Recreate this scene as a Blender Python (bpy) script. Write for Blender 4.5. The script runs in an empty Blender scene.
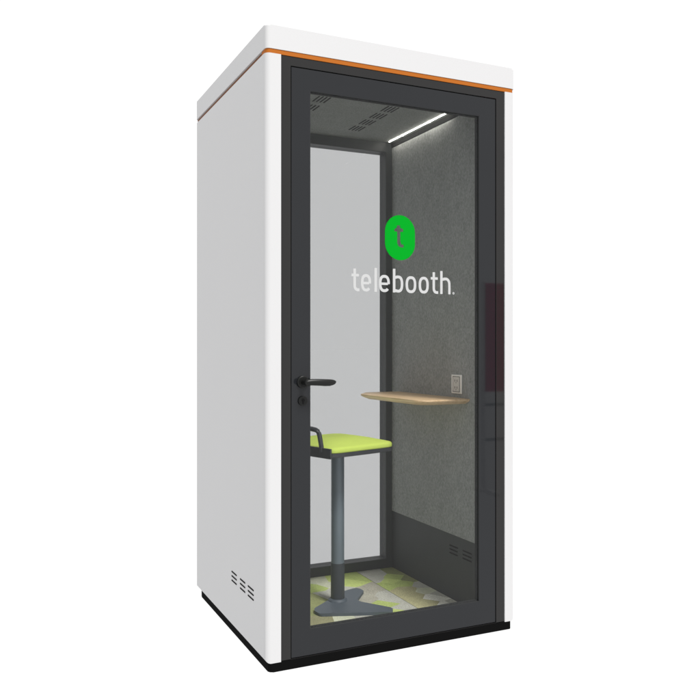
import bpy, bmesh, math, random
from mathutils import Vector, Matrix
random.seed(7)
S = bpy.context.scene
C = S.collection
PI = math.pi

# ------------------------------------------------------------------ materials
def new_mat(name):
    m = bpy.data.materials.new(name); m.use_nodes = True
    nt = m.node_tree; nt.nodes.clear()
    out = nt.nodes.new('ShaderNodeOutputMaterial')
    return m, nt, out

def N(nt, kind, **kw):
    n = nt.nodes.new(kind)
    for k, v in kw.items(): setattr(n, k, v)
    return n

def paint(name, col, rough=.5, spec=.5, vary=.03, nscale=6, bump=0, bscale=400, metallic=0, coat=0):
    """plain painted / moulded surface with a slight procedural mottle and micro bump"""
    m, nt, out = new_mat(name)
    b = N(nt, 'ShaderNodeBsdfPrincipled')
    b.inputs['Roughness'].default_value = rough
    b.inputs['Specular IOR Level'].default_value = spec
    b.inputs['Metallic'].default_value = metallic
    b.inputs['Coat Weight'].default_value = coat
    tc = N(nt, 'ShaderNodeTexCoord')
    n = N(nt, 'ShaderNodeTexNoise'); n.inputs['Scale'].default_value = nscale; n.inputs['Detail'].default_value = 4
    r = N(nt, 'ShaderNodeMapRange')
    r.inputs['To Min'].default_value = 1 - vary; r.inputs['To Max'].default_value = 1 + vary
    mul = N(nt, 'ShaderNodeVectorMath', operation='SCALE'); mul.inputs[0].default_value = col[:3]
    nt.links.new(tc.outputs['Object'], n.inputs['Vector'])
    nt.links.new(n.outputs['Fac'], r.inputs['Value'])
    nt.links.new(r.outputs[0], mul.inputs['Scale'])
    nt.links.new(mul.outputs[0], b.inputs['Base Color'])
    if bump:
        n2 = N(nt, 'ShaderNodeTexNoise'); n2.inputs['Scale'].default_value = bscale
        bp = N(nt, 'ShaderNodeBump'); bp.inputs['Strength'].default_value = bump; bp.inputs['Distance'].default_value = .0005
        nt.links.new(tc.outputs['Object'], n2.inputs['Vector'])
        nt.links.new(n2.outputs['Fac'], bp.inputs['Height'])
        nt.links.new(bp.outputs[0], b.inputs['Normal'])
    nt.links.new(b.outputs[0], out.inputs[0])
    return m

def felt(name, c0, c1):
    """pressed acoustic felt: fine fibres, a little vertical streaking"""
    m, nt, out = new_mat(name)
    b = N(nt, 'ShaderNodeBsdfPrincipled'); b.inputs['Roughness'].default_value = .95
    b.inputs['Specular IOR Level'].default_value = .1
    tc = N(nt, 'ShaderNodeTexCoord')
    mp = N(nt, 'ShaderNodeMapping'); mp.inputs['Scale'].default_value = (1, 1, .62)
    n1 = N(nt, 'ShaderNodeTexNoise'); n1.inputs['Scale'].default_value = 165; n1.inputs['Detail'].default_value = 4; n1.inputs['Roughness'].default_value = .7
    n2 = N(nt, 'ShaderNodeTexNoise'); n2.inputs['Scale'].default_value = 14; n2.inputs['Detail'].default_value = 4
    a = N(nt, 'ShaderNodeMath', operation='MULTIPLY_ADD'); a.inputs[1].default_value = .16
    r = N(nt, 'ShaderNodeValToRGB')
    r.color_ramp.elements[0].position = .36; r.color_ramp.elements[0].color = (*c0, 1)
    r.color_ramp.elements[1].position = .80; r.color_ramp.elements[1].color = (*c1, 1)
    nt.links.new(tc.outputs['Object'], mp.inputs['Vector'])
    nt.links.new(mp.outputs[0], n1.inputs['Vector']); nt.links.new(mp.outputs[0], n2.inputs['Vector'])
    nt.links.new(n2.outputs['Fac'], a.inputs[0]); nt.links.new(n1.outputs['Fac'], a.inputs[2])
    nt.links.new(a.outputs[0], r.inputs['Fac']); nt.links.new(r.outputs[0], b.inputs['Base Color'])
    bp = N(nt, 'ShaderNodeBump'); bp.inputs['Strength'].default_value = .35; bp.inputs['Distance'].default_value = .002
    nt.links.new(n1.outputs['Fac'], bp.inputs['Height']); nt.links.new(bp.outputs[0], b.inputs['Normal'])
    nt.links.new(b.outputs[0], out.inputs[0])
    return m

def glass(name, tint, ior=1.4):
    """one face of a grey tinted pane (the pane is a real slab, so light meets two faces)"""
    m, nt, out = new_mat(name)
    t = N(nt, 'ShaderNodeBsdfTransparent'); t.inputs[0].default_value = (*tint, 1)
    g = N(nt, 'ShaderNodeBsdfGlossy'); g.inputs['Roughness'].default_value = .0
    f = N(nt, 'ShaderNodeFresnel'); f.inputs['IOR'].default_value = ior
    geo = N(nt, 'ShaderNodeNewGeometry')
    mixv = N(nt, 'ShaderNodeMath', operation='SUBTRACT'); mixv.inputs[0].default_value = 1
    mul = N(nt, 'ShaderNodeMath', operation='MULTIPLY')
    nt.links.new(geo.outputs['Backfacing'], mixv.inputs[1])
    nt.links.new(f.outputs[0], mul.inputs[0]); nt.links.new(mixv.outputs[0], mul.inputs[1])
    mx = N(nt, 'ShaderNodeMixShader')
    nt.links.new(mul.outputs[0], mx.inputs[0]); nt.links.new(t.outputs[0], mx.inputs[1]); nt.links.new(g.outputs[0], mx.inputs[2])
    nt.links.new(mx.outputs[0], out.inputs[0])
    return m

def wood(name):
    m, nt, out = new_mat(name)
    b = N(nt, 'ShaderNodeBsdfPrincipled'); b.inputs['Roughness'].default_value = .45
    tc = N(nt, 'ShaderNodeTexCoord')
    mp = N(nt, 'ShaderNodeMapping'); mp.inputs['Scale'].default_value = (30, 2.2, 30)
    n = N(nt, 'ShaderNodeTexNoise'); n.inputs['Scale'].default_value = 2.5; n.inputs['Detail'].default_value = 6; n.inputs['Distortion'].default_value = .6
    r = N(nt, 'ShaderNodeValToRGB')
    r.color_ramp.elements[0].position = .3; r.color_ramp.elements[0].color = (.70, .47, .25, 1)
    r.color_ramp.elements[1].position = .7; r.color_ramp.elements[1].color = (.90, .66, .41, 1)
    nt.links.new(tc.outputs['Object'], mp.inputs['Vector']); nt.links.new(mp.outputs[0], n.inputs['Vector'])
    nt.links.new(n.outputs['Fac'], r.inputs['Fac']); nt.links.new(r.outputs[0], b.inputs['Base Color'])
    nt.links.new(b.outputs[0], out.inputs[0])
    return m

def carpet_mat(name):
    m, nt, out = new_mat(name)
    b = N(nt, 'ShaderNodeBsdfPrincipled'); b.inputs['Roughness'].default_value = 1; b.inputs['Specular IOR Level'].default_value = .05
    at = N(nt, 'ShaderNodeAttribute', attribute_name='dye')
    tc = N(nt, 'ShaderNodeTexCoord')
    n = N(nt, 'ShaderNodeTexNoise'); n.inputs['Scale'].default_value = 220; n.inputs['Detail'].default_value = 3
    n2 = N(nt, 'ShaderNodeTexNoise'); n2.inputs['Scale'].default_value = 18; n2.inputs['Detail'].default_value = 5
    r = N(nt, 'ShaderNodeMapRange'); r.inputs['From Min'].default_value = .3; r.inputs['From Max'].default_value = .7
    r.inputs['To Min'].default_value = .72; r.inputs['To Max'].default_value = 1.28
    r2 = N(nt, 'ShaderNodeMapRange'); r2.inputs['To Min'].default_value = .8; r2.inputs['To Max'].default_value = 1.2
    m1 = N(nt, 'ShaderNodeMath', operation='MULTIPLY')
    sc = N(nt, 'ShaderNodeVectorMath', operation='SCALE')
    L = nt.links.new
    L(tc.outputs['Object'], n.inputs['Vector']); L(tc.outputs['Object'], n2.inputs['Vector'])
    L(n.outputs['Fac'], r.inputs['Value']); L(n2.outputs['Fac'], r2.inputs['Value'])
    L(r.outputs[0], m1.inputs[0]); L(r2.outputs[0], m1.inputs[1])
    L(at.outputs['Color'], sc.inputs[0]); L(m1.outputs[0], sc.inputs['Scale']); L(sc.outputs[0], b.inputs['Base Color'])
    bp = N(nt, 'ShaderNodeBump'); bp.inputs['Strength'].default_value = .5; bp.inputs['Distance'].default_value = .002
    L(n.outputs['Fac'], bp.inputs['Height']); L(bp.outputs[0], b.inputs['Normal'])
    L(b.outputs[0], out.inputs[0])
    return m

def emit(name, col, s):
    m, nt, out = new_mat(name)
    e = N(nt, 'ShaderNodeEmission'); e.inputs[0].default_value = (*col, 1); e.inputs[1].default_value = s
    nt.links.new(e.outputs[0], out.inputs[0])
    return m

WHITE = paint('white_powder_coat', (.50, .50, .505), rough=.5, spec=.25, vary=.006, nscale=3, bump=.08, bscale=700)
DARK = paint('graphite_door_paint', (.0125, .0135, .0155), rough=.035, spec=.30, vary=.05, bump=0, bscale=900)
DARK2 = paint('graphite_surround_paint', (.0155, .015, .015), rough=.04, spec=.28, vary=.05, bump=0, bscale=900)
INNER = paint('dark_inner_laminate', (.052, .056, .057), rough=.6, spec=.3, vary=.08)
REAR = paint('dark_rear_frame_paint', (.055, .060, .060), rough=.5, spec=.3, vary=.06)
BLACK = paint('black_base_rubber', (.004, .004, .004), rough=.9, spec=.03)
SLOT = paint('vent_slot_black', (.012, .012, .012), rough=.9, spec=.1)
ORANGE = paint('orange_trim', (.35, .102, .012), rough=.6, spec=.1)
ORANGE_SHADE = paint('shaded_orange_trim', (.19, .085, .045), rough=.7, spec=.1)  # orange trim with its shade put into the colour
HANDLE = paint('black_door_hardware', (.006, .0065, .006), rough=.36, spec=.25)
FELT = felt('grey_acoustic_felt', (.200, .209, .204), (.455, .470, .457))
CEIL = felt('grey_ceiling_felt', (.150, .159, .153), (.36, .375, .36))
WOOD = wood('light_oak')
CARPET = carpet_mat('patchwork_carpet_tile')
GLASS = glass('grey_tinted_door_glass', (.895, .898, .898))
GLASS2 = glass('grey_tinted_rear_glass', (.768, .770, .772), 1.06)
GREEN = paint('green_vinyl', (.001, .27, .014), rough=.8, spec=.03, vary=.0)
VINYL = paint('white_vinyl', (.43, .435, .435), rough=.8, spec=.05, vary=.0)
LIME = paint('lime_upholstery', (.57, .71, .125), rough=.75, spec=.25, vary=.05, nscale=30, bump=.5, bscale=600)
SHELL = paint('charcoal_seat_plastic', (.035, .038, .043), rough=.45, spec=.5)
STEEL = paint('blue_grey_powder_coat', (.165, .205, .235), rough=.4, spec=.5, metallic=.2, vary=.04)
STEEL2 = paint('dark_blue_grey_lower', (.048, .056, .062), rough=.45, spec=.4)
PLATE = paint('pale_outlet_plastic', (.95, .94, .90), rough=.4)
PLATE2 = paint('warm_grey_socket_plastic', (.72, .70, .66), rough=.4)
COVE_SHADE = paint('cove_shadow_paint', (.016, .017, .017), rough=.9, spec=.05)
STEEL3 = paint('slate_foot_paint', (.085, .105, .125), rough=.5, spec=.3)
MAROON = paint('dark_red_screen_fabric', (.58, .035, .13), rough=.95, spec=.1, vary=.1, bump=.3)
ALU = paint('pale_screen_metal', (.80, .80, .80), rough=.5)
ALU2 = paint('grey_screen_metal', (.30, .33, .34), rough=.5)
SEAL = paint('matte_glazing_rubber', (.030, .031, .032), rough=.9, spec=.08)
LED = emit('lit_led_diffuser', (1, .95, .87), 38)

# ------------------------------------------------------------------ helpers
def link(o, parent=None):
    C.objects.link(o)
    if parent is not None:
        o.parent = parent
    return o

def obj(name, bm, m, parent=None, smooth=False, loc=None):
    me = bpy.data.meshes.new(name)
    bmesh.ops.recalc_face_normals(bm, faces=bm.faces)
    bm.to_mesh(me); bm.free()
    me.materials.append(m)
    if smooth:
        for p in me.polygons: p.use_smooth = True
        me.set_sharp_from_angle(angle=math.radians(38))
    o = bpy.data.objects.new(name, me)
    if smooth:
        wn = o.modifiers.new('face_weighted', 'WEIGHTED_NORMAL'); wn.keep_sharp = True; wn.weight = 90
    if loc is not None:      # put the object's origin there, mesh stays where it was built
        me.transform(Matrix.Translation(-Vector(loc))); o.location = loc
    return link(o, parent)

def empty(name, loc, label, cat):
    o = bpy.data.objects.new(name, None); C.objects.link(o); o.location = loc
    o.empty_display_size = .1
    o['label'] = label; o['category'] = cat
    return o

def box(bm, x0, x1, y0, y1, z0, z1):
    r = bmesh.ops.create_cube(bm, size=1)
    bmesh.ops.scale(bm, vec=(x1-x0, y1-y0, z1-z0), verts=r['verts'])
    bmesh.ops.translate(bm, vec=((x0+x1)/2, (y0+y1)/2, (z0+z1)/2), verts=r['verts'])
    return r['verts']

def bevel_edges(bm, test, w, seg=4):
    es = [e for e in bm.edges if test(e)]
    bmesh.ops.bevel(bm, geom=es, offset=w, segments=seg, profile=.5, affect='EDGES', clamp_overlap=True)

def vert_edge(e):
    d = e.verts[0].co - e.verts[1].co
    return abs(d.x) < 1e-5 and abs(d.y) < 1e-5

def ring(bm, ox0, ox1, oz0, oz1, ix0, ix1, iz0, iz1, y0, y1, bev=0):
    """flat rectangular frame in the xz plane, one closed mesh"""
    def lp(x0, x1, z0, z1, y): return [bm.verts.new(p) for p in ((x0, y, z0), (x1, y, z0), (x1, y, z1), (x0, y, z1))]
    of, inf = lp(ox0, ox1, oz0, oz1, y0), lp(ix0, ix1, iz0, iz1, y0)
    ob, ib = lp(ox0, ox1, oz0, oz1, y1), lp(ix0, ix1, iz0, iz1, y1)
    for k in range(4):
        j = (k+1) % 4
        bm.faces.new((of[k], of[j], inf[j], inf[k])); bm.faces.new((ob[k], ib[k], ib[j], ob[j]))
        bm.faces.new((of[k], ob[k], ob[j], of[j])); bm.faces.new((inf[k], inf[j], ib[j], ib[k]))
    if bev:
        bmesh.ops.recalc_face_normals(bm, faces=bm.faces)
        es = [e for e in bm.edges if len(e.link_faces) == 2 and e.calc_face_angle(0) > 1]
        bmesh.ops.bevel(bm, geom=es, offset=bev, segments=2, profile=.5, affect='EDGES')

def round_poly(pts, rad, n=6):
    """round the corners of a closed 2D polygon; rad is a number or one per corner"""
    out = []
    m = len(pts)
    for i, p in enumerate(pts):
        r = rad[i] if isinstance(rad, (list, tuple)) else rad
        p = Vector(p); a = Vector(pts[i-1]) - p; b = Vector(pts[(i+1) % m]) - p
        ang = a.angle(b); t = r / math.tan(ang/2); t = min(t, a.length*.49, b.length*.49)
        p0, p1 = p + a.normalized()*t, p + b.normalized()*t
        if r <= 0: out.append(p); continue
        for k in range(n+1):
            s = k/n; out.append((1-s)**2*p0 + 2*s*(1-s)*p + s*s*p1)
    return out

def prism(bm, pts, z0, z1, bev=0, seg=3):
    lo = [bm.verts.new((p[0], p[1], z0)) for p in pts]; hi = [bm.verts.new((p[0], p[1], z1)) for p in pts]
    n = len(pts)
    f = [bm.faces.new(lo[::-1]), bm.faces.new(hi)]
    for k in range(n): bm.faces.new((lo[k], lo[(k+1) % n], hi[(k+1) % n], hi[k]))
    if bev:
        es = set(f[1].edges) | set(f[0].edges)
        bmesh.ops.bevel(bm, geom=list(es), offset=bev, segments=seg, profile=.5, affect='EDGES')

def loft(bm, rings, cap=True):
    R = [[bm.verts.new(p) for p in r] for r in rings]
    n = len(R[0])
    for a, b in zip(R, R[1:]):
        for k in range(n): bm.faces.new((a[k], a[(k+1) % n], b[(k+1) % n], b[k]))
    if cap: bm.faces.new(R[0][::-1]); bm.faces.new(R[-1])

def tube(bm, path, r, n=12, flat=1.0):
    """tube along a polyline"""
    path = [Vector(p) for p in path]; rings = []
    for i, p in enumerate(path):
        d = (path[min(i+1, len(path)-1)] - path[max(i-1, 0)]).normalized()
        up = Vector((0, 0, 1)) if abs(d.z) < .9 else Vector((1, 0, 0))
        s = d.cross(up).normalized(); u = s.cross(d).normalized()
        rings.append([p + s*r*flat*math.cos(2*PI*k/n) + u*r*math.sin(2*PI*k/n) for k in range(n)])
    loft(bm, rings)

def lathe(bm, prof, c, axis='z', n=32):
    rings = []
    for r, h in prof:
        rg = []
        for k in range(n):
            a = 2*PI*k/n
            if axis == 'z': rg.append((c[0]+r*math.cos(a), c[1]+r*math.sin(a), c[2]+h))
            else: rg.append((c[0]+r*math.cos(a), c[1]-h, c[2]+r*math.sin(a)))
        rings.append(rg)
    loft(bm, rings)

def slot(bm, c, u, v, nrm, ln, wd, th=.0012):
    """one capsule-shaped vent slot: u = long direction, v = across, nrm = out of the panel"""
    c, u, v, nrm = map(Vector, (c, u, v, nrm)); pts = []
    for k in range(6): a = -PI/2 + PI*k/5; pts.append((ln/2-wd/2+wd/2*math.cos(a), wd/2*math.sin(a)))
    for k in range(6): a = PI/2 + PI*k/5; pts.append((-ln/2+wd/2+wd/2*math.cos(a), wd/2*math.sin(a)))
    lo = [bm.verts.new(c+u*x+v*y-nrm*th) for x, y in pts]; hi = [bm.verts.new(c+u*x+v*y+nrm*th) for x, y in pts]
    n = len(pts); bm.faces.new(lo[::-1]); bm.faces.new(hi)
    for k in range(n): bm.faces.new((lo[k], lo[(k+1) % n], hi[(k+1) % n], hi[k]))

# ------------------------------------------------------------------ the setting: added translucent white sheet, glows from world light below to hide shadows
m, nt, out = new_mat('shadowless_white_floor')
tr = N(nt, 'ShaderNodeBsdfTranslucent'); tr.inputs[0].default_value = (.985, .985, .985, 1)
di = N(nt, 'ShaderNodeBsdfDiffuse'); di.inputs[0].default_value = (.9, .9, .9, 1)
mx = N(nt, 'ShaderNodeMixShader'); mx.inputs[0].default_value = .03
nt.links.new(tr.outputs[0], mx.inputs[1]); nt.links.new(di.outputs[0], mx.inputs[2]); nt.links.new(mx.outputs[0], out.inputs[0])
bm = bmesh.new()
vs = [bm.verts.new(p) for p in ((-400, -400, 0), (400, -400, 0), (400, 400, 0), (-400, 400, 0))]
bm.faces.new(vs)
g = obj('floor', bm, m); g['kind'] = 'structure'
g['label'] = 'added white floor under the booth, translucent so no shadow shows'

# ------------------------------------------------------------------ the booth
W, D, H = 1.078, .998, 2.30
booth = empty('phone_booth', (W/2, D/2, 0), 'tall white office phone booth with dark framed glass door and orange line under its roof', 'phone booth')
booth_o = Vector((W/2, D/2, 0))
def part(name, bm, m, parent=None, smooth=False, loc=None):
    """build in world coordinates, then hang under booth or under one of its parts"""
    p = parent or booth
    base = Vector((0, 0, 0)); q = p
    while q is not None: base += Vector(q.location); q = q.parent
    o = obj(name, bm, m, None, smooth, loc)
    if loc is None:
        o.data.transform(Matrix.Translation(-base))
    else:
        o.location = Vector(loc) - base
    o.parent = p
    return o

# black base
bm = bmesh.new()
prism(bm, round_poly([(.0135, .001), (W-.021, .001), (W-.021, D-.035), (.0135, D-.035)], [.016, .004, .01, .02]), .0008, .034, .003, 2)
part('base', bm, BLACK, smooth=True)

# white side panels (rounded corners, softly rounded bottom)
def side_panel(x0, x1, xo):
    bm = bmesh.new()
    box(bm, x0, x1, 0, D, .0335, 2.2)
    def outer_v(e): return vert_edge(e) and abs(e.verts[0].co.x - xo) < 1e-4
    def outer_b(e): return all(abs(v.co.z-.0335) < 1e-4 for v in e.verts) and (all(abs(v.co.x-xo) < 1e-4 for v in e.verts))
    es = [e for e in bm.edges if outer_v(e) or outer_b(e)]
    bmesh.ops.bevel(bm, geom=es, offset=.021, segments=8, profile=.5, affect='EDGES')
    # small easing on the front inner edge
    return bm
part('side_panel', side_panel(0, .058, 0), WHITE, smooth=True)
part('side_panel', side_panel(1.0275, W, W), WHITE, smooth=True)

# vents of the left side panel
left_panel = [c for c in booth.children if c.name == 'side_panel'][0]
for y0, y1 in ((.344, .419), (.234, .305), (.131, .206)):
    bm = bmesh.new()
    for z in (.2575, .240, .2225):
        slot(bm, (0, (y0+y1)/2, z), (0, 1, 0), (0, 0, 1), (-1, 0, 0), (y1-y0)*.93, .0058)
    part('air_vent', bm, SLOT, left_panel)

# roof cap
bm = bmesh.new()
prism(bm, round_poly([(0, 0), (W, 0), (W, D), (0, D)], .02, 8), 2.2165, H, 0)
top = [e for e in bm.edges if all(abs(v.co.z-H) < 1e-5 for v in e.verts)]
bmesh.ops.bevel(bm, geom=top, offset=.005, segments=3, profile=.5, affect='EDGES')
part('roof', bm, WHITE, smooth=True)
# orange line under the roof, its shade painted dull brown where it runs back along the side
bm = bmesh.new()
prism(bm, round_poly([(.003, .002), (W-.004, .002), (W-.004, .05), (.003, .05)], [.018, .018, .0, .0], 8), 2.2003, 2.2160)
part('trim_strip', bm, ORANGE, smooth=True)
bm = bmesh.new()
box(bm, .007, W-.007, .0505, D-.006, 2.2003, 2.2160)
part('shaded_side_trim', bm, ORANGE_SHADE)

# graphite surround and rear frame
bm = bmesh.new()
ring(bm, .0583, 1.0272, .0345, 2.1995, .0965, .9875, .0350, 2.1665, .004, .060, .0012)
part('door_surround', bm, DARK2)
bm = bmesh.new()
ring(bm, .0585, 1.0270, .0345, 2.1995, .132, .945, .086, 2.142, .888, .958, .0015)
rear = part('rear_window', bm, REAR)
bm = bmesh.new(); box(bm, .130, .947, .9155, .9215, .084, 2.144)
part('glass_pane', bm, GLASS2, rear)

# inner walls, ceiling and floor
bm = bmesh.new(); box(bm, .0585, .099, .0605, .8875, .0345, 2.1995); part('inner_wall', bm, FELT)
bm = bmesh.new(); box(bm, .9805, 1.0270, .0605, .8875, .0345, 2.1995)
lower = part('lower_wall_panel', bm, INNER)
for y0, y1 in ((.275, .348), (.166, .243)):
    bm = bmesh.new()
    for z in (.2755, .259, .2425):
        slot(bm, (.9805, (y0+y1)/2, z), (0, 1, 0), (0, 0, 1), (-1, 0, 0), (y1-y0)*.92, .0065)
    part('air_vent', bm, SLOT, lower)
bm = bmesh.new(); box(bm, .9785, .9803, .0615, .8870, .327, 2.166)
part('felt_panel', bm, FELT)
bm = bmesh.new(); box(bm, .9765, .9803, .0615, .8870, 2.1665, 2.1905)
part('cove_shadow_strip', bm, COVE_SHADE)  # dark strip standing in for the shadow line between light strip and felt
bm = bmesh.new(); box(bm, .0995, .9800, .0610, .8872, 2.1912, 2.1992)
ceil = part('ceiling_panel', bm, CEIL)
for cx, cy in ((.700, .385), (.700, .495), (.700, .605), (.700, .715), (.378, .385), (.378, .505), (.378, .62), (.378, .73)):
    bm = bmesh.new()
    for k in range(4):
        slot(bm, (cx+(k-1.5)*.0165, cy, 2.1912), (0, 1, 0), (1, 0, 0), (0, 0, -1), .078, .0062)
    part('air_vent', bm, SLOT, ceil)
# lit strip with two clips
bm = bmesh.new(); box(bm, .9488, .9508, .325, .862, 2.1872, 2.1910)
led = part('light_strip', bm, LED)
for y in (.47, .72):
    bm = bmesh.new(); box(bm, .9476, .9520, y-.006, y+.006, 2.1862, 2.1909)
    part('strip_clip', bm, LED, led)

# carpet: angular dyed patches on tiles, one sheet
CR, GY, LM, LB, OL, TN, TP, BR, WH = ((.62, .64, .48), (.49, .49, .43), (.45, .54, .18), (.55, .65, .22), (.29, .31, .14),
                                      (.46, .44, .25), (.43, .415, .34), (.32, .31, .18), (.80, .80, .71))
seeds = [  # (x, y, dye)
 (.56,.813,CR),(.491,.734,LM),(.572,.763,CR),(.62,.80,LB),(.733,.80,LM),(.674,.75,LB),(.838,.80,GY),(.80,.73,GY),(.436,.594,OL),(.50,.609,GY),
 (.352,.323,BR),(.371,.436,OL),(.272,.245,WH),(.445,.295,CR),(.46,.24,GY),(.53,.284,GY),(.615,.255,LM),(.691,.378,LM),
 (.69,.578,TP),(.62,.50,TP),(.752,.60,TP),(.757,.52,GY),(.815,.627,LM),(.966,.792,OL),(.968,.68,OL),(.892,.613,LM),(.857,.675,LB),(.91,.73,LM),
 (.845,.443,TN),(.87,.53,TN),(.858,.319,TN),(.79,.258,TN),(.935,.484,CR),(.928,.376,WH),(.915,.264,WH),(.966,.557,GY),(.972,.403,GY),
 (.965,.267,GY),(.757,.31,GY),(.715,.32,GY),(.68,.29,LB),(.742,.42,GY),(.20,.60,GY),(.22,.42,LM),(.17,.30,TN),(.30,.55,LM),(.28,.72,TP),
 (.40,.80,GY),(.17,.80,LM),(.30,.12,GY),(.48,.12,OL),(.66,.12,TN),(.84,.12,GY),(.93,.14,LM),(.15,.12,BR),(.58,.64,GY),(.55,.40,TN)]
def clip(poly, p, n):
    o = []
    for i in range(len(poly)):
        a, b = poly[i-1], poly[i]; da, db = (a-p).dot(n), (b-p).dot(n)
        if (da <= 0) != (db <= 0): o.append(a + (b-a)*(da/(da-db)))
        if db <= 0: o.append(b)
    return o
bm = bmesh.new(); dye = bm.faces.layers.int.new('pick')
cols = []
tiles = [(.0995, .278), (.279, .7785), (.7805, .9803)]
for tx0, tx1 in tiles:
    for i, (sx, sy, c) in enumerate(seeds):
        poly = [Vector((tx0, .0610)), Vector((tx1, .0610)), Vector((tx1, .8872)), Vector((tx0, .8872))]
        s = Vector((sx, sy))
        for j, (qx, qy, _) in enumerate(seeds):
            if j == i or len(poly) < 3: continue
            same = (tx0 < qx < tx1); mine = (tx0 < sx < tx1)
            if not mine: poly = []; break
            if not same: continue
            q = Vector((qx, qy)); poly = clip(poly, (s+q)/2, (q-s))
        if len(poly) < 3: continue
        f = bm.faces.new([bm.verts.new((p.x, p.y, .0400)) for p in poly]); cols.append(c); f[dye] = len(cols)-1
idx = [f[dye] for f in bm.faces]
# tile body under the dyed pile, dark seams between the tiles
box(bm, .0995, .9803, .0610, .8872, .0350, .0388)
for f in bm.faces[len(idx):] if False else []: pass
me = bpy.data.meshes.new('carpet')
bm.faces.ensure_lookup_table(); n_dye = len(idx)
for f in bm.faces:
    if f.normal.z < 0 and f.index < n_dye: f.normal_flip()
bm.to_mesh(me); bm.free()
attr = me.color_attributes.new('dye', 'FLOAT_COLOR', 'CORNER')
for p in me.polygons:
    c = cols[idx[p.index]] if p.index < n_dye else (.03, .03, .025)
    for li in p.loop_indices: attr.data[li].color = (*c, 1)
me.materials.append(CARPET)
me.transform(Matrix.Translation(-booth_o))
link(bpy.data.objects.new('carpet', me), booth)

# ------------------------------------------------------------------ door
bm = bmesh.new()
ring(bm, .0995, .9850, .0375, 2.1640, .172, .906, .132, 2.087, .006, .036, .0012)
door = part('door', bm, DARK)
bm = bmesh.new(); box(bm, .170, .908, .013, .019, .130, 2.089)
part('glass_pane', bm, GLASS, door)
bm = bmesh.new(); ring(bm, .1712, .9068, .1312, 2.0878, .1732, .9048, .1332, 2.0858, .0064, .0356); part('glazing_gasket', bm, SEAL, door)
# rubber seal seen in the gap round the leaf
bm = bmesh.new()
ring(bm, .0968, .9872, .0355, 2.1662, .1005, .984, .0392, 2.1625, .010, .030)
part('door_seal', bm, BLACK, door)

# lever handle
bm = bmesh.new()
lathe(bm, [(.0215, -.001), (.0225, .002), (.0225, .008), (.0195, .0105)], (.1425, .006, 1.030), 'y', 40)
handle = part('lever_handle', bm, HANDLE, door, True)
bm = bmesh.new()
lathe(bm, [(.0095, .010), (.0095, .040), (.0125, .043), (.0125, .058), (.010, .061)], (.1425, .006, 1.030), 'y', 24)
secs = [(.134, .0075, .0075, 1.0305, -.048), (.140, .0105, .0085, 1.0305, -.049), (.155, .0115, .0085, 1.031, -.051), (.180, .0120, .0080, 1.0305, -.054),
        (.205, .0125, .0072, 1.029, -.054), (.225, .0120, .0065, 1.0285, -.052), (.240, .0095, .0055, 1.029, -.049), (.2475, .0065, .0045, 1.0295, -.047), (.2515, .0030, .0025, 1.030, -.046)]
rings = []
for x, rz, ry, z, y in secs:
    rings.append([(x, y + ry*math.cos(2*PI*k/20), z + rz*math.sin(2*PI*k/20)) for k in range(20)])
loft(bm, rings)
part('lever', bm, HANDLE, door, True)
bm = bmesh.new()
lathe(bm, [(.0165, -.001), (.0175, .002), (.0175, .006), (.0155, .0075)], (.1425, .006, .962), 'y', 32)
part('lock', bm, HANDLE, door, True)
bm = bmesh.new()
lathe(bm, [(.0055, .0070), (.0055, .0092), (.0045, .0098)], (.1425, .006, .9645), 'y', 20)
box(bm, .1398, .1452, -.0035, -.001, .951, .9625)
part('key_slot', bm, SLOT, door, True)

# ------------------------------------------------------------------ lettering and badge on the glass
YG = .0129
def ribbon(bm, pts, w, th, closed=False):
    """flat stroke of width w along 2D points (x, z), slab thickness th standing proud of the glass"""
    P = [Vector(p) for p in pts]; n = len(P); L, R = [], []
    for i, p in enumerate(P):
        a = P[i-1] if (i > 0 or closed) else None; b = P[(i+1) % n] if (i < n-1 or closed) else None
        d1 = (p-a).normalized() if a is not None else (b-p).normalized()
        d2 = (b-p).normalized() if b is not None else d1
        t = (d1+d2); t = t.normalized() if t.length > 1e-6 else d1
        nn = Vector((-t.y, t.x)); k = w/2/max(.45, nn.dot(Vector((-d1.y, d1.x))))
        L.append(p+nn*k); R.append(p-nn*k)
    mk = lambda q, y: bm.verts.new((q.x, y, q.y))
    y1, y0 = YG, YG-th
    v = [[mk(L[i], y0), mk(R[i], y0), mk(R[i], y1), mk(L[i], y1)] for i in range(n)]
    for i in range(n if closed else n-1):
        a, b = v[i], v[(i+1) % n]
        for k in range(4): bm.faces.new((a[k], a[(k+1) % 4], b[(k+1) % 4], b[k]))
    if not closed: bm.faces.new(v[0][::-1]); bm.faces.new(v[-1])

def oval(cx, cz, rx, rz, a0=0, a1=360, n=30, e=2.5):
    o = []
    for k in range(n+1):
        a = math.radians(a0+(a1-a0)*k/n); c, s = math.cos(a), math.sin(a)
        o.append((cx + rx*math.copysign(abs(c)**(2/e), c), cz + rz*math.copysign(abs(s)**(2/e), s)))
    return o
SW = .0108; h2 = SW/2
B, XH, ASC = 1.3655, .0655, .0905
bm = bmesh.new()
lay = [0]
def st(pts, closed=False, w=SW):
    lay[0] = (lay[0]+1) % 5; ribbon(bm, pts, w, .0004+.00012*lay[0], closed)
def let_o(x0, x1, b): st(oval((x0+x1)/2, b+XH/2, (x1-x0)/2-h2, XH/2-h2)[:-1], True)
def let_e(x0, x1, b):
    cx, cz, rx, rz = (x0+x1)/2, b+XH/2, (x1-x0)/2-h2, XH/2-h2
    st([(cx-rx+h2*.6, cz-.001), (cx+rx-h2*.6, cz-.001)], w=SW*.85)
    st(oval(cx, cz, rx, rz, -2, 318, 30))
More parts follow.
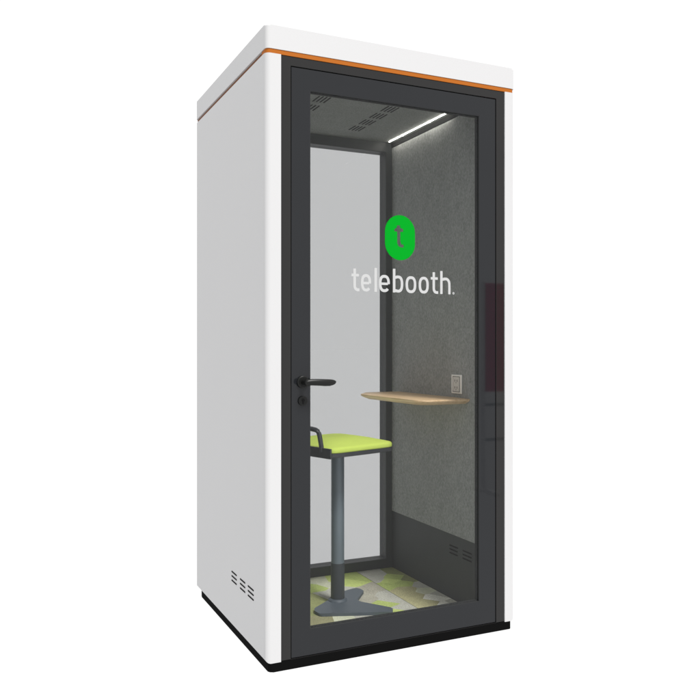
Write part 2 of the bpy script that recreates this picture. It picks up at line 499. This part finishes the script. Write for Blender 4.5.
def let_t(x0, x1, b):
    sx = x0 + (x1-x0)*.40
    st([(sx, b+ASC-.006), (sx, b+.022), (sx+.001, b+.014), (sx+.005, b+.008), (sx+.011, b+h2), (x1, b+h2)])
    st([(x0, b+XH-h2), (x1-.002, b+XH-h2)], w=SW*.9)
def let_l(x0, x1, b): st([((x0+x1)/2, b+ASC), ((x0+x1)/2, b)])
def let_b(x0, x1, b):
    st([(x0+h2, b+ASC), (x0+h2, b)])
    cx, rx = (x0+x1)/2, (x1-x0)/2-h2
    st([(x0+h2, b+XH-h2-.003)] + oval(cx, b+XH/2, rx, XH/2-h2, 110, -110, 22) + [(x0+h2, b+h2+.003)])
def let_h(x0, x1, b):
    st([(x0+h2, b+ASC), (x0+h2, b)])
    cx, rx = (x0+x1)/2, (x1-x0)/2-h2
    st([(x0+h2, b+XH-h2-.003)] + oval(cx, b+XH/2, rx, XH/2-h2, 110, 0, 14) + [(x1-h2, b)])
let_t(.341, .374, B); let_e(.380, .423, B); let_l(.437, .448, B); let_e(.456, .503, B); let_b(.516, .561, B)
let_o(.5715, .619, B-.0005); let_o(.6295, .675, B-.0005); let_t(.684, .718, B); let_h(.727, .775, B)
st(oval(.7885, B+.0045, .0032, .0032, 0, 360, 14)[:-1], True, .0026)
part('lettering', bm, VINYL, door)

# green stadium badge with a cut-out t (a real hole)
def badge():
    cu = bpy.data.curves.new('badge', 'CURVE'); cu.dimensions = '2D'; cu.fill_mode = 'BOTH'; cu.extrude = .0003
    cx, cz, rx, rz = .5475, 1.5765, .0655, .0865
    out = []
    for k in range(25): a = PI*k/24; out.append((cx+rx*math.cos(a), cz+(rz-rx)+rx*math.sin(a)))
    for k in range(25): a = PI+PI*k/24; out.append((cx+rx*math.cos(a), cz-(rz-rx)+rx*math.sin(a)))
    s, x0, z0 = .0068, .5415, 1.6235   # half stem, stem centre, stem top
    hole = [(x0-s, z0), (x0+s*.8, z0), (x0+s, z0-.010), (x0+.019, z0-.013), (x0+.019, z0-.0235), (x0+s, z0-.0245), (x0+s, z0-.062),
            (x0+s+.003, z0-.069), (x0+.012, z0-.073), (x0+.021, z0-.073), (x0+.021, z0-.084), (x0+.008, z0-.084), (x0-.002, z0-.079), (x0-s, z0-.068),
            (x0-s, z0-.0245), (x0-.019, z0-.0235), (x0-.019, z0-.0155), (x0-s-.003, z0-.010)]
    for pts in (out, hole):
        sp = cu.splines.new('POLY'); sp.points.add(len(pts)-1); sp.use_cyclic_u = True
        for q, p in zip(sp.points, pts): q.co = (p[0], p[1], 0, 1)
    o = bpy.data.objects.new('tmp', cu); C.objects.link(o)
    me = bpy.data.meshes.new_from_object(o.evaluated_get(bpy.context.evaluated_depsgraph_get()))
    bpy.data.objects.remove(o)
    me.transform(Matrix(((1, 0, 0, 0), (0, 0, -1, YG-.0004), (0, 1, 0, 0), (0, 0, 0, 1))))
    bm = bmesh.new(); bm.from_mesh(me); return bm
part('logo_badge', badge(), GREEN, door)

# ------------------------------------------------------------------ desk shelf and outlet
bm = bmesh.new()
tp = round_poly([(.9783, .178), (.762, .178), (.727, .215), (.712, .705), (.800, .822), (.9783, .822)], [.004, .05, .05, .05, .05, .004], 8)
cc = Vector((.9783, .50))
def shrink(k, z): return [(cc.x+(p.x-cc.x)*(1-k*.9), cc.y+(p.y-cc.y)*(1-k*.9), z) for p in tp]
loft(bm, [shrink(.13, .912), shrink(.035, .922), shrink(.003, .9285), shrink(0, .9315), shrink(.003, .9345), shrink(.010, .9352)])
part('desk_shelf', bm, WOOD, smooth=True)
bm = bmesh.new(); box(bm, .9725, .9784, .2375, .3195, .953, 1.036)
bevel_edges(bm, lambda e: True, .003, 3)
ol = part('power_outlet', bm, PLATE, smooth=True)
bm = bmesh.new(); box(bm, .9712, .9726, .2535, .3035, .963, 1.026)
bevel_edges(bm, lambda e: abs(e.verts[0].co.y-e.verts[1].co.y) < 1e-5 and abs(e.verts[0].co.z-e.verts[1].co.z) < 1e-5, .004, 3)
part('socket', bm, PLATE2, ol)
bm = bmesh.new()
for zc in (1.0095, .9795):
    box(bm, .9705, .9715, .268, .2705, zc-.005, zc+.005); box(bm, .9705, .9715, .2865, .289, zc-.005, zc+.005)
    box(bm, .9705, .9715, .2765, .2805, zc-.0105, zc-.0075)
ring_y = .0005
part('socket_hole', bm, SLOT, ol)
bm = bmesh.new()
v = [(.251, .306, .9605, 1.0285)]
for y0, y1, z0, z1 in v:
    for a in ((y0, y0+.002, z0, z1), (y1-.002, y1, z0, z1), (y0+.002, y1-.002, z0, z0+.002), (y0+.002, y1-.002, z1-.002, z1)):
        box(bm, .9715, .9727, *a)
part('socket_gap', bm, SLOT, ol)

# ------------------------------------------------------------------ stool
SX, SY = .498, .488
stool = empty('stool', (SX, SY, .0403), 'lime green cushioned stool on a blue grey pedestal inside the booth', 'stool')
def spart(name, bm, m, parent=None, smooth=True):
    bmesh.ops.translate(bm, vec=(0, 0, -.0403), verts=bm.verts)
    return obj(name, bm, m, parent or stool, smooth)
TH = math.radians(17.3)
def rot(x, y): return (x*math.cos(TH)-y*math.sin(TH)-.008, x*math.sin(TH)+y*math.cos(TH)+.002)
# flat forked foot
foot = [(x-SX, y-SY) for x, y in ((.352, .398), (.359, .360), (.645, .252), (.668, .298), (.568, .446), (.660, .560), (.656, .618), (.572, .592), (.365, .432))]
bm = bmesh.new(); prism(bm, round_poly(foot, [.03, .02, .018, .02, .03, .02, .02, .06, .03], 6), .0405, .0535, .003, 2)
spart('foot', bm, STEEL3)
bm = bmesh.new(); lathe(bm, [(.042, .0535), (.041, .0575), (.034, .0635)], (0, 0, 0)); spart('collar', bm, STEEL3)
bm = bmesh.new(); lathe(bm, [(.0300, .0630), (.0300, .2165), (.0292, .2180)], (0, 0, 0)); spart('column_lower', bm, STEEL2)  # lower length of the column, darker than the upper
bm = bmesh.new(); lathe(bm, [(.0285, .2170), (.0285, .7030)], (0, 0, 0)); spart('column', bm, STEEL)
def sq(h, z, e=11, n=56, dx=0):
    o = []
    for k in range(n):
        a = 2*PI*k/n; c, s = math.cos(a), math.sin(a)
        x = h*math.copysign(abs(c)**(2/e), c); y = h*math.copysign(abs(s)**(2/e), s)
        o.append((*rot(x+dx, y), z))
    return o
bm = bmesh.new()
loft(bm, [sq(.06, .692), sq(.15, .7000), sq(.180, .7055), sq(.1860, .7090), sq(.1860, .7235)])
shell = spart('seat_shell', bm, SHELL)
bm = bmesh.new()
prof = [(.182, .7237), (.1845, .7260), (.1855, .731), (.1855, .7385), (.1835, .7435), (.1785, .7470), (.168, .7500), (.150, .7545), (.120, .7625), (.085, .7690), (.050, .7725), (.02, .7735)]
loft(bm, [sq(h, z, 10 if h > .175 else 2.4+7*(h/.175)**2) for h, z in prof])
spart('seat_cushion', bm, LIME)
# raised rim of the shell along the back edge, with a loop to pull it by
bm = bmesh.new()
rim = round_poly([(-.1935, -.1865), (-.1858, -.1865), (-.1858, .1865), (-.1935, .1865)], [.006, .001, .001, .006], 5)
prism(bm, [rot(x, y) for x, y in rim], .7045, .7455, .0015, 2)
spart('rim', bm, SHELL, shell)
bm = bmesh.new()
zz = .742
hw = .122
half = [(-.187, hw+.006, zz-.014), (-.190, hw+.004, zz+.012), (-.194, hw-.001, zz+.050), (-.1955, hw-.004, zz+.062), (-.197, hw-.010, zz+.0705), (-.198, hw-.020, zz+.0750), (-.199, hw-.045, zz+.0775), (-.199, hw*.3, zz+.0785)]
lp = [(x, -y, z) for x, y, z in half] + [(-.199, 0, zz+.079)] + half[::-1]
tube(bm, [(*rot(x, y), z) for x, y, z in lp], .0098, 14)
spart('loop_handle', bm, SHELL, shell)

# ------------------------------------------------------------------ dark red screen standing off to the right: the photo shows it mirrored in the door
scr = empty('divider_screen', (3.33, -2.6, 0), 'red office divider screen mirrored faintly in the right edge of the door frame', 'divider screen')
def dpart(name, bm, m):
    bmesh.ops.translate(bm, vec=(-3.33, 2.6, 0), verts=bm.verts)
    return obj(name, bm, m, scr)
bm = bmesh.new(); box(bm, 2.74, 3.92, -2.62, -2.58, .80, 1.67); bevel_edges(bm, lambda e: True, .006, 2); dpart('panel', bm, MAROON)
for x in (2.71, 3.925):
    bm = bmesh.new(); box(bm, x, x+.025, -2.6125, -2.5875, .03, 1.68); dpart('post', bm, ALU)
    bm = bmesh.new(); box(bm, x-.01, x+.035, -2.82, -2.38, .001, .0295); bevel_edges(bm, lambda e: True, .004, 2); dpart('foot', bm, ALU)
for z in (.685, .405):
    bm = bmesh.new(); box(bm, 2.7355, 3.9245, -2.610, -2.590, z, z+.022); dpart('crossbar', bm, ALU2)

# ------------------------------------------------------------------ light
w = bpy.data.worlds.new('World'); S.world = w; w.use_nodes = True
nt = w.node_tree; bg = nt.nodes['Background']
bg.inputs[0].default_value = (1, 1, 1, 1); bg.inputs[1].default_value = 1.07
sd = bpy.data.lights.new('key_light', 'SUN'); sd.energy = 3.85; sd.angle = math.radians(14); sd.color = (1, .985, .96)
so = bpy.data.objects.new('key_light', sd); C.objects.link(so)
dirl = Vector((.10, -.56, .82)).normalized()
so.location = (3, -5, 4); so.rotation_euler = dirl.to_track_quat('Z', 'Y').to_euler()

# ------------------------------------------------------------------ camera
cam = bpy.data.cameras.new('camera'); co = bpy.data.objects.new('camera', cam); C.objects.link(co)
co.location = (-.911, -2.6528, 1.1552); co.rotation_euler = (PI/2, 0, -.4373)
cam.sensor_width = 36; cam.lens = 789.27/700*36; cam.shift_y = -2.628/700
cam.clip_end = 2000; cam.clip_start = .05
S.camera = co
S.view_settings.view_transform = 'Standard'; S.view_settings.look = 'None'; S.view_settings.exposure = 0; S.view_settings.gamma = 1
S.cycles.transparent_max_bounces = 24
S.cycles.use_denoising = True
